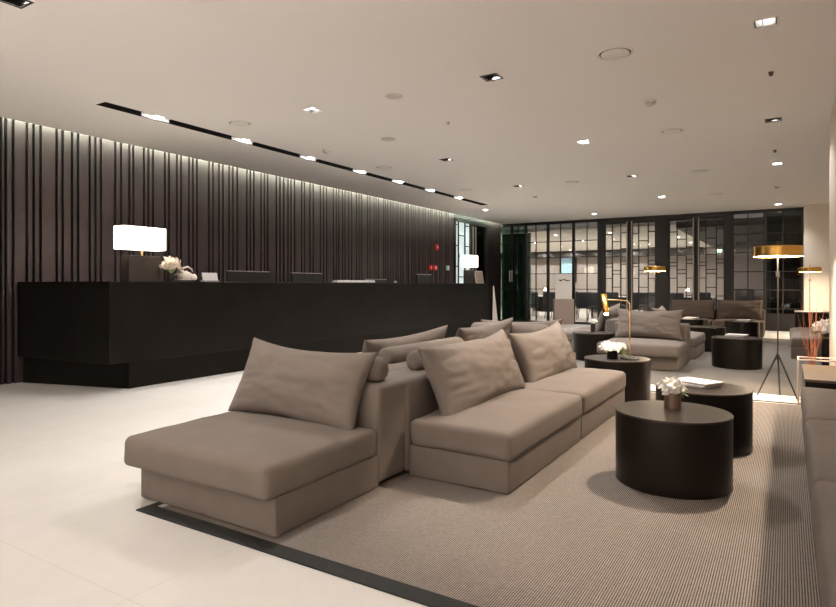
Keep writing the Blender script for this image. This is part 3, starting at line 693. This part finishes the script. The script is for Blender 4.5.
sofa_module('sofa_module', 'taupe sofa seat behind the far lounge chair, turned toward the counter', 1.2, (-3.25, 10.95, Z1), R(-90), seed=53)
for k, l in enumerate(('brown sofa seat before the lattice doors, left of the far pair', 'brown sofa seat before the lattice doors, right of the far pair')):
    sofa_module('sofa_module', l, 1.0, (-2.43 + 1.01 * k, 14.68, 0), 0, m=M['fabric2'], seed=61 + k)
for k, l in enumerate(('taupe sofa seat past the pillar in the right alcove, nearer one', 'taupe sofa seat past the pillar in the right alcove, farther one')):
    sofa_module('sofa_module', l, 1.2, (0.05, 11.80 + 1.22 * k, Z1), R(-90), seed=71 + k)

SEAT = Z1 + 0.345
pillow('large taupe pillow leaning on the back of the near lounge chair', (-2.465, 2.54, SEAT - 0.035), 0, R(24), (1.0, 0.49, 0.25), 4, roll=R(2.2))
pillow('large taupe pillow leaning on the near half of the two-seat sofa', (-1.70, 3.69, SEAT - 0.045), R(90), R(22), (1.28, 0.49, 0.27), 8, roll=R(-1.8))
pillow('large taupe pillow on the sofa seat nearest the brass table lamp', (-1.71, 5.07, SEAT - 0.06), R(90), R(22), (1.24, 0.50, 0.27), 15, roll=R(-2))
pillow('pillow peeking over the island back behind the near bolster, facing the counter', (-2.70, 4.02, 0.31), R(-90), R(20), (1.20, 0.47, 0.22), 21, roll=R(2))
pillow('pillow peeking over the island back behind the far half of the two-seat sofa', (-2.70, 5.47, 0.31), R(-90), R(20), (1.25, 0.47, 0.22), 22, roll=R(2))
pillow('pale pillow peeking at the far end of the island just before the glazed wall', (-2.52, 6.43, 0.31), R(180), R(20), (0.98, 0.46, 0.22), 23, roll=R(2))
pillow('taupe pillow standing on the far lounge chair of the second island', (-1.69, 8.97, SEAT), 0, R(18), (0.92, 0.45, 0.22), 31)
pillow('grey taupe pillow tilted behind the left side of the far lounge chair', (-2.65, 10.3, SEAT), R(-90), R(20), (1.0, 0.45, 0.22), 32, roll=R(4))
pillow('taupe pillow on the seat behind the far lounge chair, its top just showing', (-1.66, 10.35, SEAT), R(90), R(20), (1.0, 0.45, 0.22), 33)
pillow('left of the two wide brown pillows on the far sofa before the doors', (-1.88, 15.28, 0.34), 0, R(14), (0.92, 0.46, 0.24), 34, M['fabric2'], ear=0.03)
pillow('right of the two wide brown pillows on the far sofa before the doors', (-0.92, 15.28, 0.34), 0, R(14), (0.92, 0.46, 0.24), 35, M['fabric2'], ear=0.03)
pillow('reddish lit pillow on the alcove sofa by the pillar edge', (0.66, 11.1, SEAT), R(-90), R(20), (1.0, 0.46, 0.22), 36)
ZB = Z1 + 0.566 + 0.064
bolster('taupe bolster on the back of the near lounge chair, behind its pillow', (-2.90, 2.80, ZB), (-1.955, 2.80, ZB))
bolster('taupe bolster on the two-seat sofa back with its round end showing', (-2.04, 3.24, ZB - 0.005), (-2.04, 4.30, ZB - 0.005), 0.068)
bolster('long taupe bolster on the island back facing the counter', (-2.42, 3.46, ZB - 0.03), (-2.42, 4.60, ZB - 0.03), 0.07)
bolster('taupe bolster on the lounge chair back at the far end of the island', (-3.05, 6.12, ZB - 0.012), (-2.15, 6.12, ZB - 0.012))

# ------------------------------------------------------------------ drum tables
def drum(loc_, label, r_=0.308, h_=0.40, top='drumtop'):
    t = thing('drum_table', label, 'coffee table', loc_, 0, 'round bronze drum tables')
    f_ = B(); lathe(f_, [(0, 0.0), (r_ - 0.012, 0.0), (r_ - 0.012, 0.006), (r_ - 0.002, 0.006), (r_ - 0.002, h_ - 0.012), (0, h_ - 0.012)], 96); obj('drum_body', f_, M['drum'], t, True)
    f_ = B(); lathe(f_, [(0, h_ - 0.012), (r_, h_ - 0.012), (r_ + 0.001, h_ - 0.003), (r_ - 0.002, h_), (0, h_)], 96); obj('tabletop', f_, M[top], t, True)
    return t
drum((-0.555, 3.65, Z1), 'nearest round bronze drum table, holding a small pot of white flowers')
drum((-0.502, 4.605, Z1), 'round bronze drum table with white magazines, just behind the nearest one')
drum((-1.415, 6.00, Z1), 'round bronze drum table under the brass table lamp at the sofa end')
drum((-0.584, 9.212, Z1), 'black drum table on the grey rug with a white magazine, behind the magazine table')
drum((-2.48, 9.05, Z1), 'dark drum table left of the far lounge chair with a small black vase')
drum((-1.18, 11.30, Z1), 'low dark drum table just right of the far lounge chair')
drum((-0.756, 13.399, Z1), 'dark drum table in front of the far brown sofa, right one with a magazine')
drum((-1.72, 13.80, Z1), 'dark drum table in front of the far brown sofa, left one with a magazine')
ZT = Z1 + 0.40
flower_pot((-0.565, 3.73, ZT), 'white flowers in a short bronze pot on the nearest drum table', 0.046, 0.092, 0.078, 130, 5, lv=2, rad=(0.85, 0.7))
flower_pot((-1.435, 5.90, ZT), 'spreading white flowers in a dark pot beside the brass table lamp', 0.052, 0.085, 0.105, 90, 6, lv=6, pot='drum', rad=(1.1, 0.5))
flower_pot((-2.53, 9.2, ZT), 'small black vase with a few pale blossoms left of the far lounge chair', 0.035, 0.13, 0.06, 24, 7, lv=6, pot='black')
def magazine(loc_, rz, label, w_=0.22, d_=0.29, n=2):
    t = thing('magazine_stack', label, 'magazines', loc_, rz, 'white magazines on the drum tables')
    for k in range(n):
        a = 0.012 * k; b_ = obj('magazine', bevel_box(-w_ / 2 + a, w_ / 2 + a, -d_ / 2 - a, d_ / 2 - a, 0.016 * k + 0.0005, 0.016 * k + 0.015, 0.0015), M['pages'], t)
        obj('cover', bevel_box(-w_ / 2 + a - 0.002, w_ / 2 + a + 0.001, -d_ / 2 - a - 0.002, d_ / 2 - a + 0.002, 0.016 * k + 0.0152, 0.016 * k + 0.0172, 0.0005), M['paper'], b_)
magazine((-0.565, 4.67, ZT), R(62), 'white magazines stacked on the drum table behind the white flower pot', 0.21, 0.28, 2)
magazine((-0.60, 9.35, ZT), R(80), 'white magazine lying on the black drum table of the grey rug', 0.19, 0.25, 2)
magazine((-0.72, 13.42, ZT), R(75), 'white magazine on the right table before the far brown sofa', 0.20, 0.24, 2)
magazine((-1.74, 13.82, ZT), R(75), 'white magazine on the left table before the far brown sofa', 0.20, 0.24, 2)

# brass task lamp
t = thing('task_lamp', 'slender brass table lamp with glowing tubular head on a drum table', 'table lamp', (-1.293, 5.985, ZT))
bm = B(); lathe(bm, [(0, 0), (0.085, 0), (0.088, 0.006), (0.08, 0.016), (0.02, 0.02), (0, 0.02)], 36); obj('base', bm, M['black'], t, True)
hz = 0.98 - ZT; dv = Vector((-0.195, -0.128, 0)); nrm = dv.normalized()
arc = [(0, 0, 0.018), (0, 0, hz - 0.06)] + [tuple(nrm * (0.05 * (1 - math.cos(a))) + Vector((0, 0, hz - 0.06 + 0.05 * math.sin(a)))) for a in (0.4, 0.8, 1.2, 1.57)] + [tuple(dv + Vector((0, 0, hz + 0.0)))]
bm = B(); tube(bm, arc, 0.0075, 10); obj('stem', bm, M['brass'], t, True, angle=60)
hd = dv + Vector((-0.01, -0.006, 0)); bm = B(); tp = hd + Vector((-0.008, 0, hz + 0.055)); bt_ = hd + Vector((0.018, 0, hz - 0.13))
tube(bm, [tp, tp + (bt_ - tp) * 0.98, bt_], 0.027, 20, cap=False); lathe(bm, [(0, 0), (0.027, 0)], 20, tuple(tp)); hs = obj('lamp_head', bm, M['gold'], t, True, angle=60)
so = hs.modifiers.new('thickness', 'SOLIDIFY'); so.thickness = 0.002
bm = B(); bmesh.ops.create_uvsphere(bm, u_segments=16, v_segments=10, radius=0.021); bmesh.ops.translate(bm, verts=bm.verts, vec=bt_ + Vector((0, 0, 0.0))); obj('bulb', bm, M['bulb'], t, True)

# ------------------------------------------------------------------ gold floor lamps
def floor_lamp(loc_, label, rz=0):
    t = thing('floor_lamp', label, 'floor lamp', loc_, rz, 'gold drum floor lamps')
    for k, an in enumerate((R(160), R(85), R(-28))):
        f_ = B(); tube(f_, [(0.012 * math.cos(an), 0.012 * math.sin(an), 0.415), (0.19 * math.cos(an), 0.19 * math.sin(an), 0.006)], 0.008, 8, radii=[0.010, 0.007]); obj('leg', f_, M['black'], t, True)
    f_ = B(); tube(f_, [(0, 0, 0.37), (0, 0, 1.45)], 0.0068, 10); obj('pole', f_, M['black'], t, True)
    for z in (0.385, 1.20):
        f_ = B(); lathe(f_, [(0.009, 0), (0.0165, 0.0), (0.0165, 0.05), (0.009, 0.05)], 14, (0, 0, z)); obj('collar', f_, M['black'], t, True)
    f_ = B(); lathe(f_, [(0.215, 1.400), (0.2165, 1.400), (0.2165, 1.495), (0.210, 1.502), (0, 1.504), (0, 1.498), (0.208, 1.496), (0.214, 1.490), (0.214, 1.400), (0.215, 1.400)], 64); obj('lamp_shade', f_, M['gold'], t, True)
    f_ = B(); lathe(f_, [(0.012, 1.406), (0.212, 1.406), (0.212, 1.411), (0.012, 1.411), (0.012, 1.406)], 48); obj('diffuser', f_, M['diffuser'], t)
    f_ = B(); tube(f_, [(0, 0, 1.503), (0, 0, 1.55)], 0.006, 8); obj('finial', f_, M['pot'], t, True)
    return t
fl = floor_lamp((-0.078, 6.90, 0.0), 'gold drum floor lamp on a black tripod between the two rugs, the largest one')
dup(fl, (0.42, 15.5, 0.0), R(40), 'gold drum floor lamp glowing against the cream wall in the alcove')
dup(fl, (-2.35, 13.24, Z1), R(20), 'gold drum floor lamp farthest away, before the lattice doors')

# ------------------------------------------------------------------ right-hand side tables, rod stand, copper branches
def block_table(x0, x1, y0, y1, h_, label):
    t = thing('block_table', label, 'side table', (x0, y0, Z1))
    w_, d_ = x1 - x0, y1 - y0
    obj('cabinet', bevel_box(0.004, w_ - 0.004, 0.004, d_ - 0.004, 0, h_ - 0.02, 0.004), M['drum'], t); obj('tabletop', bevel_box(0, w_, 0, d_, h_ - 0.0195, h_, 0.003), M['walnut'], t)
block_table(0.115, 1.12, 5.52, 6.55, 0.385, 'low brown lacquered block table at the end of the right-hand sofa')
block_table(0.40, 1.12, 9.85, 10.53, 0.40, 'dark block table in the alcove beside the pillar edge with white flowers')
block_table(0.12, 0.95, 13.15, 13.75, 0.62, 'tall dark block table at the far end of the alcove sofa')
flower_pot((0.455, 9.98, Z1 + 0.40), 'large bright white flower bunch in a dark pot by the pillar', 0.06, 0.08, 0.15, 110, 12, lv=6, pot='black', rad=(1.0, 0.85))
t = thing('rod_stand', 'pale thin-rod frame stand before the pillar, past the brown block table', 'stand', (0.09, 6.60, 0))
bm = B()
w_, d_, h_ = 0.30, 0.26, 0.425
for a in (0, w_):
    for b_ in (0, d_): obj('leg', tube(B(), [(a, b_, 0.0), (a, b_, h_)], 0.007, 8), M['rosewhite'], t, True)
for z in (h_, 0.02):
    bm = B()
    for p, q in (((0, 0), (w_, 0)), ((0, d_), (w_, d_)), ((0, 0), (0, d_)), ((w_, 0), (w_, d_))): tube(bm, [(*p, z), (*q, z)], 0.007, 8)
    obj('rail', bm, M['rosewhite'], t, True)
t = thing('branch_vase', 'copper branches fanning out of a slim vase inside the pale rod stand', 'vase', (0.20, 6.74, 0.0))
bm = B(); lathe(bm, [(0, 0.0), (0.045, 0.0), (0.05, 0.1), (0.032, 0.26), (0.035, 0.30), (0.026, 0.30), (0.024, 0.1), (0, 0.05)], 24); obj('vase', bm, M['copper'], t, True)
bm = B(); rnd = random.Random(5)
for k in range(20):
    an = rnd.uniform(0, 2 * PI); sp = rnd.uniform(0.02, 0.15); H_ = rnd.uniform(0.55, 1.12); p = Vector((0, 0, 0.06)); pts = [p]
    for i in range(1, 8):
        s = i / 7; pts.append(Vector((math.cos(an) * sp * s ** 1.4 + rnd.uniform(-0.012, 0.012), math.sin(an) * sp * s ** 1.4 + rnd.uniform(-0.012, 0.012), 0.06 + H_ * s)))
    tube(bm, pts, 0.002, 5, radii=[0.0026 - 0.0019 * i / 7 for i in range(8)])
    if k % 2:
        q = pts[4]; a2 = an + rnd.uniform(-1.2, 1.2); tube(bm, [q, q + Vector((math.cos(a2) * 0.05, math.sin(a2) * 0.05, 0.12)), q + Vector((math.cos(a2) * 0.08, math.sin(a2) * 0.08, 0.26))], 0.0015, 5, radii=[0.002, 0.0015, 0.0008])
obj('branches', bm, M['copper'], t, True)

# ------------------------------------------------------------------ sign stand by the glass
t = thing('sign_stand', 'white poster sign on a taupe pedestal standing before the glazed wall', 'sign', (-5.43, 16.70, 0), R(31))
obj('pedestal', bevel_box(-0.28, 0.28, -0.10, 0.10, 0, 0.72, 0.005), M['signtaupe'], t)
bm = B(); box(bm, -0.235, 0.235, -0.03, 0.0, 0.72, 1.44); o = obj('board', bm, M['signwhite'], t)
bm = B()
for (x0, z, wd) in ((-0.14, 1.245, 0.10), (-0.03, 1.262, 0.08), (0.04, 1.235, 0.13), (-0.10, 1.225, 0.05)): box(bm, x0, x0 + wd, -0.033, -0.0302, z, z + 0.028)
obj('print', bm, M['printbrown'], o)

# ------------------------------------------------------------------ curtain
bm = B(); n = 60; lo, hi = [], []
for i in range(n + 1):
    x = -7.55 + 0.95 * i / n; yy = 17.22 + 0.035 * math.sin(i * 1.15) + 0.012 * math.sin(i * 2.7)
    lo.append(bm.verts.new((x, yy, 0.02))); hi.append(bm.verts.new((x, yy, 2.70)))
for i in range(n): bm.faces.new((lo[i], lo[i + 1], hi[i + 1], hi[i]))
o = obj('curtain', bm, M['curtain'], smooth=True, angle=180); so = o.modifiers.new('thickness', 'SOLIDIFY'); so.thickness = 0.004
tag(o, 'dark pleated curtain hanging behind the left end of the glazed wall', 'curtain')
bm = B()
for xx in (-7.16, -7.09): tube(bm, [(xx, GY - 0.10, 1.22), (xx, GY - 0.10, 1.56)], 0.016, 10)
for xx in (-7.16, -7.09):
    for z in (1.26, 1.52): tube(bm, [(xx, GY - 0.10, z), (xx, GY - 0.038, z)], 0.009, 8)
o = obj('door_pull', bm, M['steel'], smooth=True); o['kind'] = 'structure'

# ------------------------------------------------------------------ things in the glazed room
def office_chair(label):
    t = thing('office_chair', label, 'chair', (0, 0, 0), 0, 'charcoal chairs behind the glass')
    obj('seat', soft_box(0.52, 0.50, 0.12, 0.04, 0.01, 0, 0, (4, 4, 1), (0, 0, 0.42)), M['chair'], t, True)
    bmk = soft_box(0.56, 0.10, 0.46, 0.045, 0, 0, 0, (6, 1, 4), (0, 0.24, 0.66))
    for v in bmk.verts: v.co.y += 0.25 * (abs(v.co.x) ** 2) * -1.6 + (v.co.z - 0.43) * 0.12
    obj('backrest', bmk, M['chair'], t, True)
    for sx in (-1, 1):
        for sy in (-1, 1):
            f_ = B(); tube(f_, [(0.2 * sx, 0.18 * sy, 0.38), (0.24 * sx, 0.23 * sy, 0)], 0.014, 8); obj('leg', f_, M['black'], t, True)
    return t
ch = office_chair('charcoal chair behind the glass left of the sign stand, near the curtain'); ch.location = (-7.3, 18.9, 0); ch.rotation_euler.z = R(200)
cl = [(-6.65, 19.5, 170, 'charcoal chair behind the glass, directly left of the sign board'), (-6.05, 18.8, 20, 'charcoal chair behind the glass hidden partly by the sign stand'),
      (-5.65, 19.6, 190, 'charcoal chair behind the glass just right of the sign board'), (-5.0, 18.7, 30, 'charcoal chair behind the glass between sign stand and first lattice door'),
      (-4.75, 19.9, 160, 'charcoal chair behind the leftmost lattice door'), (-4.0, 19.4, 215, 'charcoal chair behind the second lattice door, above the lounge chair pillow'),
      (-3.45, 20.2, 150, 'charcoal chair behind the wide dark post between the door pairs'), (-2.9, 19.6, 180, 'charcoal chair behind the third lattice door'),
      (-2.2, 20.3, 20, 'charcoal chair behind the rightmost lattice door'), (-8.4, 21.3, 10, 'charcoal chair deep in the glazed room by the blue window'),
      (-6.9, 22.0, 200, 'charcoal chair deep in the glazed room behind the sign stand')]
for x, y, a, l in cl: dup(ch, (x, y, 0), R(a), l)
def desk(x, y, w_, label):
    t = thing('office_desk', label, 'desk', (x, y, 0), 0, 'white desks behind the glass')
    obj('desktop', bevel_box(-w_ / 2, w_ / 2, -0.35, 0.35, 0.71, 0.74, 0.004), M['desk'], t)
    obj('front_panel', bevel_box(-w_ / 2 + 0.05, w_ / 2 - 0.05, 0.30, 0.33, 0.15, 0.709, 0.004), M['chair'], t)
    for s in (-1, 1): obj('leg', bevel_box(s * (w_ / 2 - 0.06) - 0.025, s * (w_ / 2 - 0.06) + 0.025, -0.32, 0.299, 0, 0.709, 0.004), M['steel'], t)
desk(-7.05, 20.6, 1.5, 'white desk behind the glass left of the sign stand'); desk(-5.05, 20.9, 1.4, 'white desk behind the glass between the sign stand and the first lattice door')
desk(-3.75, 22.0, 1.1, 'white desk behind the second lattice door'); desk(-2.5, 21.5, 1.1, 'white desk behind the right pair of lattice doors')
def desk_lamp(x, y, label):
    t = thing('desk_lamp', label, 'desk lamp', (x, y, 0.74), 0, 'small glowing lamps on the office desks')
    f_ = B(); lathe(f_, [(0, 0), (0.05, 0), (0.05, 0.01), (0.008, 0.015), (0.008, 0.18), (0, 0.18)], 14); obj('stand', f_, M['steel'], t, True)
    f_ = B(); lathe(f_, [(0, 0.18), (0.07, 0.18), (0.045, 0.27), (0, 0.27)], 16); obj('lamp_shade', f_, M['shade'], t, True)
for x, y, l in ((-7.35, 20.6, 'small glowing lamp on the office desk left of the sign stand'), (-5.35, 20.85, 'small glowing lamp on the office desk right of the sign stand'), (-2.8, 21.5, 'small glowing lamp on the desk behind the third lattice door'), (-3.6, 22.0, 'small glowing lamp on the desk behind the second lattice door')): desk_lamp(x, y, l)
bm = bevel_box(-1.35, -0.85, 20.6, 20.95, 0, 1.0, 0.004); o = obj('dark_cabinet', bm, M['officedark']); tag(o, 'dark cabinet behind the glass just right of the lattice doors', 'cabinet')
nm = ['left', 'second', 'third', 'fourth', 'right']
def round_light(x, y, z, label, power):
    t = thing('round_downlight', label, 'ceiling light', (x, y, z), 0, 'small round downlights in the glazed room')
    f_ = B(); lathe(f_, [(0.05, -0.001), (0.075, -0.001), (0.07, -0.008), (0.05, -0.006), (0.05, -0.001)], 20); obj('trim_ring', f_, M['whitetrim'], t, True)
    f_ = B(); lathe(f_, [(0, -0.003), (0.05, -0.003), (0.05, -0.0012), (0, -0.0012)], 20); obj('lens', f_, M['lens'], t)
    spot(t, (0, 0, -0.02), power, NEUT, 165, 0.3)
for j, yy in enumerate((18.6, 21.6, 24.6)):
    for i, xx in enumerate((-10.0, -8.1, -6.3, -4.6, -3.1)):
        round_light(xx, yy, 2.72, '%s small lit downlight in the %s row of the glazed room' % (nm[i], ('front', 'middle', 'rear')[j]), P_OFFICE)
for i, xx in enumerate((-11.2, -9.9, -8.55, -7.2, -5.9)):
    round_light(xx, 27.25, 2.72, '%s wall-washing downlight along the back wall of the glazed room' % nm[i], P_OFFICE * 0.5)
f_ = B(); box(f_, -0.07, 0.07, -0.02, 0.02, -0.045, 0.045); o = obj('exit_sign', f_, M['exit']); o.location = (-1.98, 23.98 - 1.0, 2.30); tag(o, 'small green lit exit box high behind the rightmost lattice door', 'exit sign')
